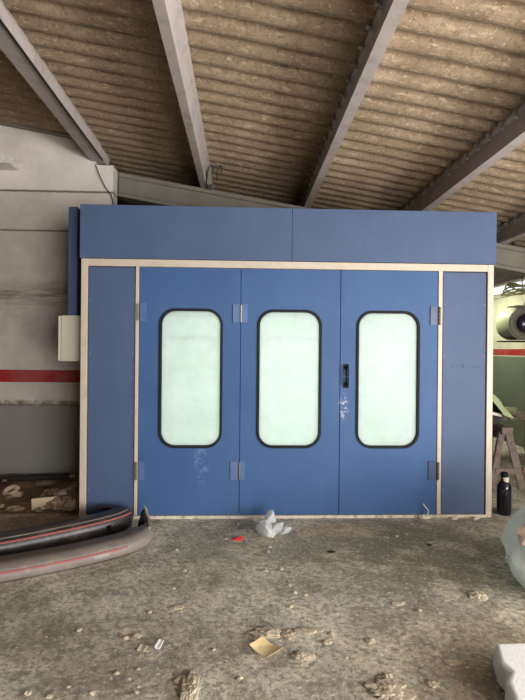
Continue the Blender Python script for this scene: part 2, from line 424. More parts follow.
# ------------------------------------------------------------------ purlins and girder
ang = math.atan(SL)
nx = Vector((math.cos(ang), 0, -math.sin(ang))); nz = Vector((math.sin(ang), 0, math.cos(ang)))
labels = ['wide grey concrete roof beam running to the white wall corner at the left',
          'grey concrete roof beam second from left, ending above the left booth door',
          'grey concrete roof beam running down to the middle of the booth top',
          'concrete roof beam with dark side, passing behind the booth top right of centre',
          'concrete roof beam appearing beyond the right top corner of the booth',
          'concrete roof beam close to the far right wall above the strip opening']
px = [-.27, 1.043, 2.43, 3.775, 5.106, 6.40]
def purlin(x, w, y0, y1):
    c = Vector((x, 0, zb(x))); bm = bmesh.new(); d = .262; prof = []
    hw = w/2; f = .016
    P = [(-hw, 0), (hw, 0), (hw, .05), (hw-f, .07), (hw-f, d-.05), (hw+.01, d-.03), (hw+.01, d), (-hw-.01, d), (-hw-.01, d-.03), (-hw+f, d-.05), (-hw+f, .07), (-hw, .05)]
    if w > .1: P = [(-hw, 0), (hw, 0), (hw, .10), (hw-.02, .12), (-hw+.07, .12), (-hw+.06, d), (-hw, d)]
    ra = [bm.verts.new(c+nx*u+nz*v+Vector((0, y0, 0))) for u, v in P]; rb = [bm.verts.new(c+nx*u+nz*v+Vector((0, y1, 0))) for u, v in P]
    bm.faces.new(ra); bm.faces.new(rb); K = len(P)
    for k in range(K): bm.faces.new((ra[k], ra[(k+1) % K], rb[(k+1) % K], rb[k]))
    bmesh.ops.recalc_face_normals(bm, faces=bm.faces); return bm
hook0 = None
def make_hook(parent, x, y, w):
    """J bolt hooked from the sheet round the top flange, on the left of the beam"""
    c = Vector((x, y, zb(x))); bm = bmesh.new()
    p = lambda u, v: c + nx*u + nz*v
    tube(bm, [p(-w/2-.03, .275), p(-w/2-.03, .20), p(-w/2-.02, .185), p(-w/2+.004, .18)], .009, 6)
    cyl(bm, p(-w/2-.03, .205), p(-w/2-.03, .228), .024, seg=6)
    return obj('hook_bolt', bm, 'gal', parent)
for i, x in enumerate(px):
    w = .195 if i == 0 else .082
    y1 = 1.6 if i == 0 else YB
    t = thing('roof_beam', labels[i], 'roof beam', (x, 0, zb(x)))
    obj('beam_body', purlin(x, w, YF, y1), 'beam', t)
    if i in (2, 3, 4):
        k0 = int((-2.9-YF)/pitch()); n = 0
        y = YF-.1 + pitch()*k0 + pitch()*.5
        proto = None
        while y < 3.2:
            if proto is None: proto = make_hook(t, x, y, w); yb = y; base = Vector(proto.location)
            else:
                h = proto.copy(); COL.objects.link(h); h.parent = t; h.location = base + Vector((0, y-yb, 0))
            y += pitch()
    if i == 1:
        for s in (0, .12):
            bm = bmesh.new(); c = Vector((x+.06+s, 1.5, zb(x)+.02))
            tube(bm, spline([c, c+Vector((.01, 0, .12)), c+Vector((.05, 0, .19)), c+Vector((.07, 0, .15)), c+Vector((.06, 0, .08))], 5), .006, 6)
            obj('wire_tie', bm, 'cable', t)
        obj('steel_cleat', B(x+.06, x+.12, 1.50, 1.74, zb(x)-.03, zb(x)+.2), 'grey_metal', t)
    if i == 0:
        c0 = Vector((x, 0, zb(x))); q = lambda y, s=0: c0 + nx*(w/2-.004) + nz*(-.008+s) + Vector((0, y, 0))
        bm = bmesh.new(); tube(bm, [q(-5), q(-2.2), q(-1.6, .01), q(0), q(1.35)], .011, 6)
        obj('cable', bm, 'cable', t)
# wire hanging from the beam end down the wall corner
bm = bmesh.new(); tube(bm, spline([(-.30, 1.47, 3.99), (-.25, 1.46, 3.86), (-.17, 1.46, 3.70), (-.09, 1.47, 3.57), (-.05, 1.49, 3.2)], 6), .006, 6)
tag(obj('loose_wire', bm, 'cable', smooth=True), 'thin black wire hanging down the white wall corner above the booth', 'wire')
# sloping girder
t = thing('roof_girder', 'sloping grey concrete girder behind the booth carrying the roof beams', 'girder', (2, 1.75, zb(2)-.33))
G = [(1.75, 0), (1.75, .045), (1.78, .06), (1.78, .25), (1.75, .265), (1.75, .31), (2.0, .31), (2.0, .265), (1.97, .25), (1.97, .06), (2.0, .045), (2.0, 0)]
bm = bmesh.new()
def zg(x): return zb(x) - .315
ra = [bm.verts.new((-.087, y, zg(-.087)+h)) for y, h in G]; rb = [bm.verts.new((6.5, y, zg(6.5)-.03+h*1.1)) for y, h in G]
bm.faces.new(ra); bm.faces.new(rb)
for k in range(len(G)): bm.faces.new((ra[k], ra[(k+1) % 12], rb[(k+1) % 12], rb[k]))
bmesh.ops.recalc_face_normals(bm, faces=bm.faces)
obj('girder_body', bm, 'girder', t)
obj('anchor_bolt', cyl(bmesh.new(), (5.28, 1.80, zb(5.28)-.03), (5.28, 1.80, zb(5.28)+.09), .022, seg=8), 'cable', t)

# ------------------------------------------------------------------ the spray booth
booth = thing('spray_booth', 'large blue paint spray booth with three windowed doors in a cream frame', 'spray booth', (2.05, 0, 0))
# frame
fr = bmesh.new()
box(fr, 0, .062, -.012, .07, 0, 2.545); box(fr, 4.038, 4.1, -.012, .07, 0, 2.545)
box(fr, .062, 4.038, -.012, .07, 2.474, 2.545)
obj('frame', fr, 'cream', booth, bevel=.004)
for x0, x1 in ((.528, .560), (3.538, 3.580)):
    obj('mullion', B(x0, x1, -.010, .07, .032, 2.474), 'cream', booth, bevel=.003)
obj('sill', B(.062, 4.038, -.02, .07, 0, .030), 'sill', booth, bevel=.004)
# fascia
obj('fascia_panel', B(-.012, 2.057, -.022, .06, 2.549, 3.07), 'blue_panel', booth, bevel=.003)
obj('fascia_panel', B(2.060, 4.118, -.022, .06, 2.549, 3.07), 'blue_panel', booth, bevel=.003)
for x0, x1 in ((.070, .520), (3.590, 4.030)):
    p = obj('side_panel', B(x0, x1, .004, .04, .036, 2.466), 'blue_panel', booth, bevel=.004)
    obj('panel_backing', B(x0-.008, x1+.008, .045, .07, .03, 2.474), 'black', booth)
    for xs_ in (x0+.018, x1-.018):
        for z in (.28, 1.62, 2.14):
            obj('screw', cyl(bmesh.new(), (xs_, .004, z), (xs_, .0, z), .006, seg=8), 'screw', p)
# body shell (lining inside, blue outside)
bd = bmesh.new()
box(bd, .0, .05, .07, 5.2, 0, 2.9); box(bd, 4.05, 4.1, .07, 5.2, 0, 2.9); box(bd, .05, 4.05, 5.15, 5.2, 0, 2.9)
obj('body_shell', bd, 'inside', booth)
obj('roof_panel', B(0, 4.1, .07, 5.2, 2.9, 2.94), 'inside', booth)
obj('booth_floor', B(.05, 4.05, .09, 5.15, .004, .02), 'inside', booth)
for x in (-.03, 4.11):
    obj('outer_cladding', B(x if x < 0 else 4.101, -.001 if x < 0 else 4.13, .10 if x < 0 else .07, 1.45 if x < 0 else 5.2, 0.01, 2.94), 'blue_panel', booth)
# a little equipment inside that shows through the cloudy glass
for z in (1.86, 2.32):
    obj('filter_rail', B(.05, 4.05, 5.10, 5.15, z, z+.06), 'grey_metal', booth)
for x in (1.0, 2.05, 3.1):
    obj('light_housing', B(x-.14, x+.14, 1.2, 4.4, 2.84, 2.9), 'inside', booth)
# doors
DW = [(.566, 1.556, .771, 1.372), (1.562, 2.548, 1.735, 2.354), (2.556, 3.532, 2.724, 3.342)]
doorlab = ['left blue door leaf', 'middle blue door leaf', 'right blue door leaf with black handle']
for i, (x0, x1, wx0, wx1) in enumerate(DW):
    z0, z1 = .034, 2.468; wz0, wz1 = .705, 2.058
    hole = rrect(wx0, wx1, wz0, wz1, .15)
    d = obj('door', plate([rect(x0, x1, z0, z1), hole], -.002, .045), 'blue_door', booth, loc=((x0+x1)/2, 0, z0))
    d['label'] = doorlab[i]
    gk = plate([rrect(wx0-.011, wx1+.011, wz0-.011, wz1+.011, .161), rrect(wx0+.014, wx1-.014, wz0+.014, wz1-.014, .136)], -.016, .05)
    obj('window_gasket', gk, 'rubber', d, bevel=.005)
    obj('window_pane', plate([rrect(wx0+.004, wx1-.004, wz0+.004, wz1-.004, .146)], .018, .023), 'glass', d)
    def hinge(xa, xb, xc, za, zb_, two, mat='hinge'):
        h = obj('hinge', B(xa, xb, -.014, -.0022, za, zb_), mat, d, bevel=.0015)
        bm = bmesh.new(); n = 5
        for k in range(n):
            a = za+.004+(zb_-za-.008)*k/n; b = a + (zb_-za-.008)/n - .004
            cyl(bm, (xc, -.014, a), (xc, -.014, b), .011, seg=10)
        obj('hinge_barrel', bm, two, d)
    if i == 0:
        hinge(.568, .632, .552, 1.94, 2.117, 'brass'); hinge(.568, .625, .546, .38, .566, 'brass')
        hinge(1.480, 1.556, 1.560, 1.935, 2.117, 'steel'); hinge(1.467, 1.556, 1.559, .380, .566, 'steel')
    if i == 1:
        hinge(1.564, 1.622, 1.560, 1.936, 2.117, 'steel'); hinge(1.564, 1.610, 1.559, .380, .566, 'steel')
    if i == 2:
        hinge(3.456, 3.528, 3.550, 1.93, 2.122, 'brass', 'hinge_dark'); hinge(3.450, 3.526, 3.550, .378, .565, 'brass', 'hinge_dark')
        bm = bmesh.new()
        box(bm, 2.588, 2.638, -.018, -.002, 1.295, 1.345); box(bm, 2.588, 2.638, -.018, -.002, 1.485, 1.535)
        h = spline([(2.613, -.012, 1.322), (2.613, -.05, 1.335), (2.613, -.06, 1.415), (2.613, -.05, 1.495), (2.613, -.012, 1.508)], 6)
        tube(bm, h, .018, 10); obj('handle', bm, 'black', d, smooth=False)['label'] = 'black pull handle'
# dark rebate strips behind the leaf gaps
for x in (.563, 1.559, 2.552, 3.535):
    obj('door_seal', B(x-.02, x+.02, .046, .058, .034, 2.47), 'rubber', booth)
# blue duct at the left of the booth
obj('side_duct', B(-.205, -.115, .22, 1.2, 2.0, 3.11), 'blue_panel', booth, bevel=.004)
obj('duct_gap_shade', B(-.115, -.03, .34, 1.1, 2.02, 3.09), 'black', booth)  # black filler stands in for the shaded gap between duct and booth

# electrical cabinet beside it
t = thing('electrical_cabinet', 'small beige metal cabinet on the left side of the blue booth under the blue duct', 'cabinet', (-.18, .3, 1.54))
obj('cabinet_body', B(-.262, -.035, .2, .48, 1.535, 2.0), 'cabinet', t, bevel=.005)
obj('cabinet_door', B(-.292, -.268, .2, .48, 1.54, 1.995), 'cabinet', t, bevel=.004)

# ------------------------------------------------------------------ bumpers on the floor
def bumper(name, label, path, H, D, mat, stripe_mat, stripe_z, parts):
    path = spline(path, 8)
    t = thing(name, label, 'car bumper', (path[len(path)//2].x, path[len(path)//2].y, 0))
    return t, path
# black bumper
path = spline([(-1.75, -1.52, .0), (-1.25, -1.38, .0), (-.75, -1.2, 0), (-.27, -.98, 0), (.1, -.73, 0), (.36, -.52, 0), (.49, -.37, 0), (.53, -.25, 0), (.47, -.15, 0), (.36, -.10, 0), (.24, -.09, 0)], 8)
t = thing('car_bumper', 'black plastic car bumper with a thin red pinstripe, lying against the blue booth', 'car bumper', (-.3, -1, 0))
prof = [(0, .0), (.030, .03), (.045, .09), (.035, .15), (.0, .175), (-.05, .19), (-.13, .19), (-.13, .178), (-.05, .176), (-.01, .16), (.015, .13), (.025, .09), (.012, .035), (-.012, .008)]
sc = lambda s: (1 if s < .8 else 1-.35*(s-.8)/.2, 1 if s < .8 else 1-.1*(s-.8)/.2)
obj('bumper_shell', sweep(path, prof, sc), 'bumper_black', t, smooth=True)
ns = int(len(path)*.70)
obj('pinstripe', sweep(path[:ns], [(.034, .148), (.039, .150), (.031, .160), (.027, .159)]), 'bright_red', t)
obj('top_groove', sweep(path[:ns], [(.005, .176), (-.008, .182), (-.010, .179), (.0, .173)]), 'bumper_grey', t)
for k in (.52, .67):
    p = path[int(len(path)*k)]
    obj('clip', B(p.x+.0, p.x+.035, p.y-.060, p.y-.03, .075, .115), 'black', t)
p = path[int(len(path)*.66)]
# grey bumper
path = spline([(-1.5, -1.80, .0), (-.9, -1.66, 0), (-.45, -1.5, 0), (-.1, -1.35, 0), (.25, -1.17, 0), (.55, -.97, 0), (.72, -.82, 0), (.79, -.68, 0), (.795, -.54, 0), (.77, -.40, 0)], 8)
t = thing('car_bumper', 'dusty grey car bumper with a faded red stripe, in front of the black one', 'car bumper', (0, -1.35, 0))
prof = [(0, .0), (.028, .025), (.040, .060), (.034, .075), (.034, .09), (.020, .105), (-.03, .120), (-.17, .132), (-.17, .120), (-.03, .108), (.005, .09), (.018, .06), (.010, .03), (-.012, .008)]
sc = lambda s: (1 if s < .72 else max(.25, 1-.9*(s-.72)/.28), 1)
obj('bumper_shell', sweep(path, prof, sc), 'bumper_grey', t, smooth=True)
ns = int(len(path)*.62)
obj('red_strip', sweep(path[:ns], [(.032, .074), (.040, .076), (.040, .090), (.032, .092)]), 'stripe_red', t)
bm = lump((.50, -1.035, .055), (.08, .026, .024), 3, .1, 3, cut=False)
bmesh.ops.rotate(bm, cent=(.5, -1.045, .055), matrix=Matrix.Rotation(.60, 3, 'Z'), verts=bm.verts)
obj('scuffed_corner', bm, 'scuff', t, smooth=True)
# upright end flange of the grey bumper
bm = bmesh.new()
pr = [(.80, -.60, .0), (.80, -.60, .13), (.765, -.45, .16), (.715, -.37, .24), (.71, -.36, .0)]
a = [bm.verts.new(p) for p in pr]; b = [bm.verts.new((p[0]-.018, p[1]-.006, p[2])) for p in pr]
bm.faces.new(a); bm.faces.new(b)
for i in range(5): bm.faces.new((a[i], a[(i+1) % 5], b[(i+1) % 5], b[i]))
bmesh.ops.recalc_face_normals(bm, faces=bm.faces); obj('end_flange', bm, 'bumper_grey', t)
bm = bmesh.new()
pr = [(.69, -.42, .0), (.70, -.37, .0), (.705, -.355, .23), (.675, -.40, .05)]
a = [bm.verts.new(p) for p in pr]; b = [bm.verts.new((p[0]-.035, p[1]-.006, p[2]*.8)) for p in pr]
bm.faces.new(a); bm.faces.new(b)
for i in range(4): bm.faces.new((a[i], a[(i+1) % 4], b[(i+1) % 4], b[i]))
bmesh.ops.recalc_face_normals(bm, faces=bm.faces); obj('end_cap', bm, 'black', t)

# ------------------------------------------------------------------ rubble in the left corner
bm = bmesh.new(); nxg, nyg = 60, 34; g = []
for j in range(nyg+1):
    row = []
    for i in range(nxg+1):
        x = -3.2 + 3.12*i/nxg; y = .15 + 1.34*j/nyg
        h = .02*max(0, (y-.15)/1.35)**1.5 + .08*max(0, 1-math.hypot((x+.25)/.5, (y-.75)/.7)) + .03*max(0, 1-math.hypot((x+1.0)/.9, (y-1.45)/.35))
        n = noise.noise(Vector((x*3, y*3, 0)))*.05 + noise.noise(Vector((x*9, y*9, 3)))*.025 + noise.noise(Vector((x*22, y*22, 3)))*.012
        edge = min(1, (y-.15)/.3, i/4, (nxg-i)/3+.3)
        row.append(bm.verts.new((x, y, max(.0, (h+n)*edge)+.001)))
    g.append(row)
for a, b in zip(g, g[1:]):
    for i in range(nxg): bm.faces.new((a[i], a[i+1], b[i+1], b[i]))
o = obj('dirt_heap', bm, 'dirt', smooth=True, kind='stuff'); tag(o, 'low heap of brown earth and dust swept along the foot of the left wall', 'dirt')

def rock(x, y, r, label, mat='stone', seed=0, z=0, group=None, name='rubble_piece', cat='rubble', amp=.4):
    o = obj(name, lump((x, y, z), r, seed, amp), mat, smooth=False); return tag(o, label, cat, group)
bm = bmesh.new(); beam_between(bm, (-.55, .22, .075), (-.31, .27, .085), .04, .12); 
tag(obj('tile_fragment', bm, 'brick', bevel=.008), 'flat cream broken tile lying on the dirt left of the booth', 'tile')
# hollow white ring-like broken casting
bm = bmesh.new(); c = Vector((-.98, .72, .075))
pts = [c+Vector((.07*math.cos(a), .04*math.sin(a), .035*math.sin(a+.5))) for a in [k*math.pi*1.9/14 for k in range(15)]]
tube(bm, pts, .026, 8); box(bm, c.x-.02, c.x+.12, c.y-.03, c.y+.03, c.z-.06, c.z-.01)
tag(obj('broken_fitting', bm, 'brick', bevel=.004), 'pale hollow broken plaster lump on the dirt by the left wall', 'rubble')
tag(obj('white_chip', B(-1.17, -1.09, .60, .64, .05, .09), 'white', bevel=.004), 'small white chip beside the hollow plaster lump', 'rubble')
rock(-.40, .55, (.10, .08, .055), 'rounded pale plaster lump behind the cream tile', 'brick', 2, .06)
rock(-.30, .28, (.13, .09, .08), 'brown rubble lump right of the cream tile', 'stone', 5, .03)
rock(-.17, .22, (.09, .08, .08), 'brown rubble lump touching the left foot of the booth', 'stone', 6, .03)
rock(-.72, .22, (.09, .06, .04), 'flat brown rubble lump left of the cream tile', 'stone', 7, .02)
rock(-.24, .75, (.13, .1, .09), 'large brown rubble lump behind the others beside the booth', 'stone', 9, .06)
rock(-.75, 1.15, (.14, .07, .04), 'long brown rubble lump at the foot of the left wall', 'stone', 11, .03)
bm = bmesh.new(); beam_between(bm, (-.42, .42, .12), (-.06, .72, .22), .05, .03); tag(obj('wood_stick', bm, 'wood', bevel=.004), 'brown stick leaning in the rubble by the booth corner', 'stick')
bm = bmesh.new(); beam_between(bm, (-1.6, 1.25, .06), (-.55, 1.36, .08), .09, .05); tag(obj('wood_plank', bm, 'dark_wood', bevel=.004), 'dark plank along the foot of the left wall in the dirt', 'plank')
for k in range(26):
    x = rnd.uniform(-1.3, -.05); y = rnd.uniform(.12, 1.3); s = rnd.uniform(.015, .04)
    rock(x, y, (s*1.2, s, s*.8), 'small brown rubble crumb in the dirt left of the booth', 'stone' if k % 3 else 'clod', 20+k, .015+.06*max(0, (y-.2)), 'rubble crumbs in the left corner', 'rubble_crumb', 'rubble')

# ------------------------------------------------------------------ clods and litter on the open floor
def clod(x, y, r, label, seed, amp=.45):
    bm = lump((x, y, 0), (r[0], r[1], r[2]*.45), seed, amp*.7, 5, 2.2)
    for v in bm.verts:
        q = v.co*38; n = noise.noise(q)+.6*noise.noise(q*2.3)
        v.co += (v.co-Vector((x, y, 0))).normalized()*n*min(.008, r[2]*.3)
    tag(obj('mortar_clod', bm, 'clod', smooth=True), label, 'mortar clod')
clod(1.74, -2.03, (.088, .055, .030), 'sandy mortar clod just behind the yellow card', 31)
clod(1.86, -2.05, (.045, .05, .022), 'sandy mortar clod joined on the right of the clod behind the card', 32)
clod(1.98, -2.01, (.085, .035, .014), 'thin streak of sandy mortar behind and right of the yellow card', 33)
clod(2.08, -2.13, (.028, .022, .015), 'little mortar clod at the right end of the sandy streak', 34)
clod(2.12, -2.05, (.020, .02, .015), 'tiny mortar clod beyond the right end of the sandy streak', 39)
clod(1.93, -2.26, (.058, .040, .026), 'pale mortar clod right of the yellow card', 35)
clod(1.335, -2.50, (.048, .11, .038), 'tall narrow mortar clod left of the yellow card near the camera', 36)
clod(1.27, -2.44, (.022, .028, .018), 'small mortar nub on the left of the tall narrow clod', 37)
clod(2.32, -2.54, (.095, .085, .020), 'wide flat crumbly mortar patch at the bottom right of the floor', 38, .7)
clod(2.34, -2.44, (.035, .026, .024), 'darker mortar lump on the back edge of the wide crumbly patch', 40)
clod(2.55, -2.50, (.03, .03, .016), 'mortar clod right of the wide crumbly patch', 41)
clod(2.72, -2.33, (.045, .03, .016), 'mortar clod between the crumbly patch and the white foam', 42)
clod(2.33, -2.12, (.030, .03, .018), 'lone mortar clod midway between the yellow card and the foam', 43)
clod(.98, -2.04, (.032, .025, .018), 'rounded tan pebble left of the white flake', 44)
clod(1.17, -1.72, (.05, .03, .014), 'brown mortar clod in the middle of the floor left of the card', 45)
clod(3.20, -1.62, (.06, .05, .045), 'tan mortar lump beside the bulging plastic bag', 46)
clod(2.62, -1.70, (.05, .03, .012), 'flat tan scrap of mortar in front of the bag to the left', 48)
for k in range(60):
    y = -2.75 + 2.6*rnd.random()**1.2; w = (y+5)*.5
    x = 1.58 + rnd.uniform(-w*.85, w*.95)
    if x < .95 and y > -1.9: x = 1 + rnd.random()
    if x > 3.0 and y < -1: x -= 1.2
    if abs(x-1.73) < .13 and abs(y+2.2) < .13: x += .3
    s = rnd.uniform(.005, .014)
    rock(x, y, (s*1.3, s, s*.8), 'tiny crumb of dry mortar on the open concrete floor', 'clod', 60+k, 0, 'mortar crumbs on the open floor', 'mortar_crumb', 'mortar crumb')
def quad(name, pts, th, mat, label, cat, curl=0):
    bm = bmesh.new(); n = 8; g = []
    A, Bq, C, D = [Vector(p) for p in pts]
    for j in range(n+1):
        row = []
        for i in range(n+1):
            u, v = i/n, j/n; p = A.lerp(Bq, u).lerp(D.lerp(C, u), v)
            p.z += curl*((2*u-1)**2 + .4*noise.noise(p*14)*(1)) + .002
            row.append(bm.verts.new(p))
        g.append(row)
    for a, b in zip(g, g[1:]):
        for i in range(n): bm.faces.new((a[i], a[i+1], b[i+1], b[i]))
    r = bmesh.ops.extrude_face_region(bm, geom=bm.faces[:])
    bmesh.ops.translate(bm, vec=(0, 0, th), verts=[v for v in r['geom'] if isinstance(v, bmesh.types.BMVert)])
    bmesh.ops.recalc_face_normals(bm, faces=bm.faces)
    return tag(obj(name, bm, mat), label, cat)
quad('paper_card', [(1.632, -2.174, .004), (1.727, -2.294, .004), (1.819, -2.216, .010), (1.707, -2.098, .004)], .002, 'yellow', 'yellowed square card lying flat on the concrete floor', 'card', .012)
quad('white_flake', [(1.105, -2.17, 0), (1.135, -2.18, 0), (1.15, -2.13, .014), (1.125, -2.12, .014)], .008, 'paper_white', 'white paint flake on the floor left of the yellow card', 'flake', .003)
for k, (x, y, l) in enumerate(((1.07, -2.18, 'grey white flake left of the bright white one'), (1.035, -2.17, 'dull pale flake at the left end of the row of flakes'))):
    quad('white_flake', [(x-.022, y-.02, 0), (x+.012, y-.02, 0), (x+.018, y+.015, .006), (x-.01, y+.02, .006)], .005, 'clod', l, 'flake', .003)
o = obj('red_scrap', lump((1.555, -.56, 0), (.045, .03, .018), 5, .6, 3), 'red'); tag(o, 'small bright red plastic scrap on the floor left of the crumpled film', 'scrap')
def crumple(c, r, seed, n=4, amp=.5):
    bm = bmesh.new(); bmesh.ops.create_icosphere(bm, subdivisions=n, radius=1)
    for v in bm.verts:
        q = v.co.normalized(); o_ = Vector((seed, seed*2, 0))
        d = 1 + amp*(abs(noise.noise(q*1.8+o_))*1.6-.5) + amp*.7*(abs(noise.noise(q*4+o_))-.25) + amp*.3*abs(noise.noise(q*9+o_))
        v.co = Vector(c) + Vector((q.x*d*r[0], q.y*d*r[1], max(-.98*r[2]*1.0, q.z*d*r[2])+r[2]))
    return bm
t = thing('plastic_film', 'crumpled clear plastic bag on the floor against the middle booth door', 'plastic bag', (1.87, -.45, 0))
def film(c, r, seed, tilt=0, lean=0):
    """angular crumpled film: big flat facets with sharp folds"""
    bm = bmesh.new(); bmesh.ops.create_icosphere(bm, subdivisions=3, radius=1)
    rg = random.Random(seed); dirs = [Vector((rg.gauss(0, 1), rg.gauss(0, 1), rg.gauss(0, 1))).normalized() for _ in range(15)]
    ds = [rg.uniform(.6, 1.15) for _ in dirs]
    for v in bm.verts:
        q = v.co.normalized(); d = 1.35
        for n_, k in zip(dirs, ds):
            e = q.dot(n_)
            if e > .05: d = min(d, k/e)
        d *= 1 + .10*abs(noise.noise(q*3+Vector((seed, 0, 0))))
        p = Vector((q.x*r[0], q.y*r[1], q.z*r[2]))*d
        p = Matrix.Rotation(tilt, 3, 'Z') @ p; p.x += lean*p.z
        p.z = max(-.9*r[2], p.z)+.9*r[2]; v.co = Vector(c)+p
    return bm
obj('bag_body', film((1.80, -.47, 0), (.07, .09, .085), 14, .5, -.35), 'bag_small', t)
obj('bag_fold', film((1.90, -.43, 0), (.085, .07, .055), 21, .1, .3), 'bag_small', t)
obj('bag_fold', film((1.97, -.46, 0), (.045, .05, .045), 33, -.4, .4), 'bag_small', t)
obj('bag_neck', film((1.85, -.32, .03), (.05, .06, .085), 8, .6, .3), 'bag_small', t)
obj('bag_flap', film((1.76, -.36, 0), (.05, .05, .065), 5, .6, -.5), 'bag_small', t)
# white knot of string at the foot of the right mullion
bm = crumple((3.40, -.05, 0), (.05, .03, .022), 3, 3, .6); tube(bm, spline([(3.42, -.05, .03), (3.44, -.05, .08), (3.41, -.045, .12), (3.39, -.04, .15)], 5), .005, 6)
tag(obj('cord_scrap', bm, 'white'), 'white scrap of cord at the foot of the right door', 'cord')
for x, l in ((3.70, 'cream paint chip under the left part of the right side panel'), (3.92, 'cream paint chip under the right part of the right side panel')):
    tag(obj('paint_chip', lump((x, -.05, 0), (.035, .02, .018), int(x*10), .4), 'label'), l, 'chip')
rock(2.33, -.85, (.03, .018, .012), 'dark chip on the floor in front of the right door', 'cable', 7, 0, None, 'dark_chip', 'chip')
rock(3.20, -.72, (.02, .014, .01), 'dark chip on the floor between the booth and the plastic bag', 'cable', 8, 0, None, 'dark_chip', 'chip')

# ------------------------------------------------------------------ right foreground
t = thing('plastic_bag', 'large bulging cloudy plastic rubbish bag at the right edge of the floor', 'plastic bag', (3.75, -1.5, 0))
bm = bmesh.new(); bmesh.ops.create_icosphere(bm, subdivisions=5, radius=1)
def bag_point(q, k=1):
    an = math.atan2(q.y, q.x)
    wr = abs(noise.noise(Vector((an*2.4+q.z*1.8, q.z*1.6, 1))))+.6*abs(noise.noise(Vector((an*6-q.z*3, q.z*3, 4))))+.3*abs(noise.noise(q*11))
    d = (1 + .05*noise.noise(q*2+Vector((3, 0, 0))) + .12*(wr-.3))*k
    tp = 1-.38*max(0, q.z)**1.15
    return Vector((3.97+q.x*.50*d*tp, -1.55+q.y*.47*d*tp, max(-.30, q.z*.46)+.30))
for v in bm.verts: v.co = bag_point(v.co.normalized())
obj('bag_body', bm, 'bag', t, smooth=True)
obj('knot', crumple((3.44, -1.56, .20), (.022, .03, .028), 2, 3, .5), 'bag', t)
# printed label inside the bag wall
bm = bmesh.new(); g = []
for j in range(9):
    row = []
    for i in range(9):
        a = math.pi + .02 + .75*i/8; h = (.36 + .13*j/8 - .30)/.46; c_ = math.sqrt(1-h*h)
        row.append(bm.verts.new(bag_point(Vector((c_*math.cos(a), c_*math.sin(a), h)), 1.015)))
    g.append(row)
for a, b in zip(g, g[1:]):
    for i in range(8): bm.faces.new((a[i], a[i+1], b[i+1], b[i]))
lt = NT('orange and blue print'); _, _, z = lt.sep()
lt.color(lt.mix(lt.ramp(lt.noise(9, 2), [(.45, 0), (.5, 1)]), lt.ramp(z, [(0, lin(220, 190, 165)), (.46, lin(220, 190, 165)), (.475, lin(86, 92, 180))]), lin(225, 200, 180)))
lo = obj('printed_patch', bm, lt.m, t); so = lo.modifiers.new('s', 'SOLIDIFY'); so.thickness = .003

# white foam block with a notch
bm = bmesh.new()
P = [(2.93, -2.37), (3.3, -2.36), (3.4, -2.95), (2.83, -2.95), (2.80, -2.80), (2.83, -2.68), (2.89, -2.60), (2.875, -2.53), (2.90, -2.46)]
a = [bm.verts.new((x-.01, y, 0)) for x, y in P]; b = [bm.verts.new((x, y, .13)) for x, y in P]
bm.faces.new(a); bm.faces.new(b)
for i in range(len(P)): bm.faces.new((a[i], a[(i+1) % len(P)], b[(i+1) % len(P)], b[i]))
bmesh.ops.recalc_face_normals(bm, faces=bm.faces)
o = obj('foam_block', bm, 'foam', bevel=.025); o.modifiers['bevel'].segments = 4
tag(o, 'white notched foam block in the bottom right corner of the floor', 'foam block')

# bottle
t = thing('bottle', 'dark bottle with a pale neck label standing beside the right post of the booth', 'bottle', (4.28, .09, 0))
bm = lathe(bmesh.new(), (4.28, .09, 0), [(.055, 0), (.068, .012), (.070, .06), (.070, .27), (.064, .30), (.045, .33), (.032, .35), (.030, .385)])
obj('bottle_body', bm, 'bottle', t, smooth=True)
obj('cap', lathe(bmesh.new(), (4.28, .09, 0), [(.034, .385), (.036, .39), (.036, .425), (.03, .432)]), 'black', t)
obj('neck_label', lathe(bmesh.new(), (4.287, .085, 0), [(.034, .335), (.034, .384)]), 'label', t)

# trestle with its load
t = thing('trestle', 'weathered wooden trestle standing right of the booth', 'trestle', (4.79, 1.5, 0))
obj('top_rail', B(4.72, 4.86, .98, 2.0, .67, .755), 'wood', t, bevel=.008)
for y in (1.05, 1.90):
    bm = bmesh.new(); beam_between(bm, (4.61, y-.03, 0.0), (4.75, y, .69), .035, .085); obj('leg', bm, 'wood', t, bevel=.005)
    bm = bmesh.new(); beam_between(bm, (5.00, y-.03, 0.0), (4.83, y, .69), .035, .085); obj('leg', bm, 'wood', t, bevel=.005)
    bm = bmesh.new(); beam_between(bm, (4.65, y-.03, .22), (4.95, y-.03, .22), .045, .07); obj('cross_brace', bm, 'wood', t, bevel=.004)
bm = bmesh.new(); beam_between(bm, (4.20, 1.3, .93), (4.86, 1.3, .80), .45, .05, math.pi/2)
tag(obj('wood_board', bm, 'dark_wood', bevel=.005), 'dark board lying across the trestle under the green rag', 'board')
bm = bmesh.new(); n = 14; g = []
A, Bq, C, D = Vector((4.60, 1.1, 1.14)), Vector((4.70, 1.5, 1.13)), Vector((4.90, 1.5, .87)), Vector((4.86, 1.02, .84))
for j in range(n+1):
    row = []
    for i in range(n+1):
        u, v = i/n, j/n; p = A.lerp(Bq, u).lerp(D.lerp(C, u), v)
        p += Vector((.03*noise.noise(p*9), .02*noise.noise(p*7), .04*noise.noise(p*8+Vector((4, 0, 0)))+.02))
        row.append(bm.verts.new(p))
    g.append(row)
for a, b in zip(g, g[1:]):
    for i in range(n): bm.faces.new((a[i], a[i+1], b[i+1], b[i]))
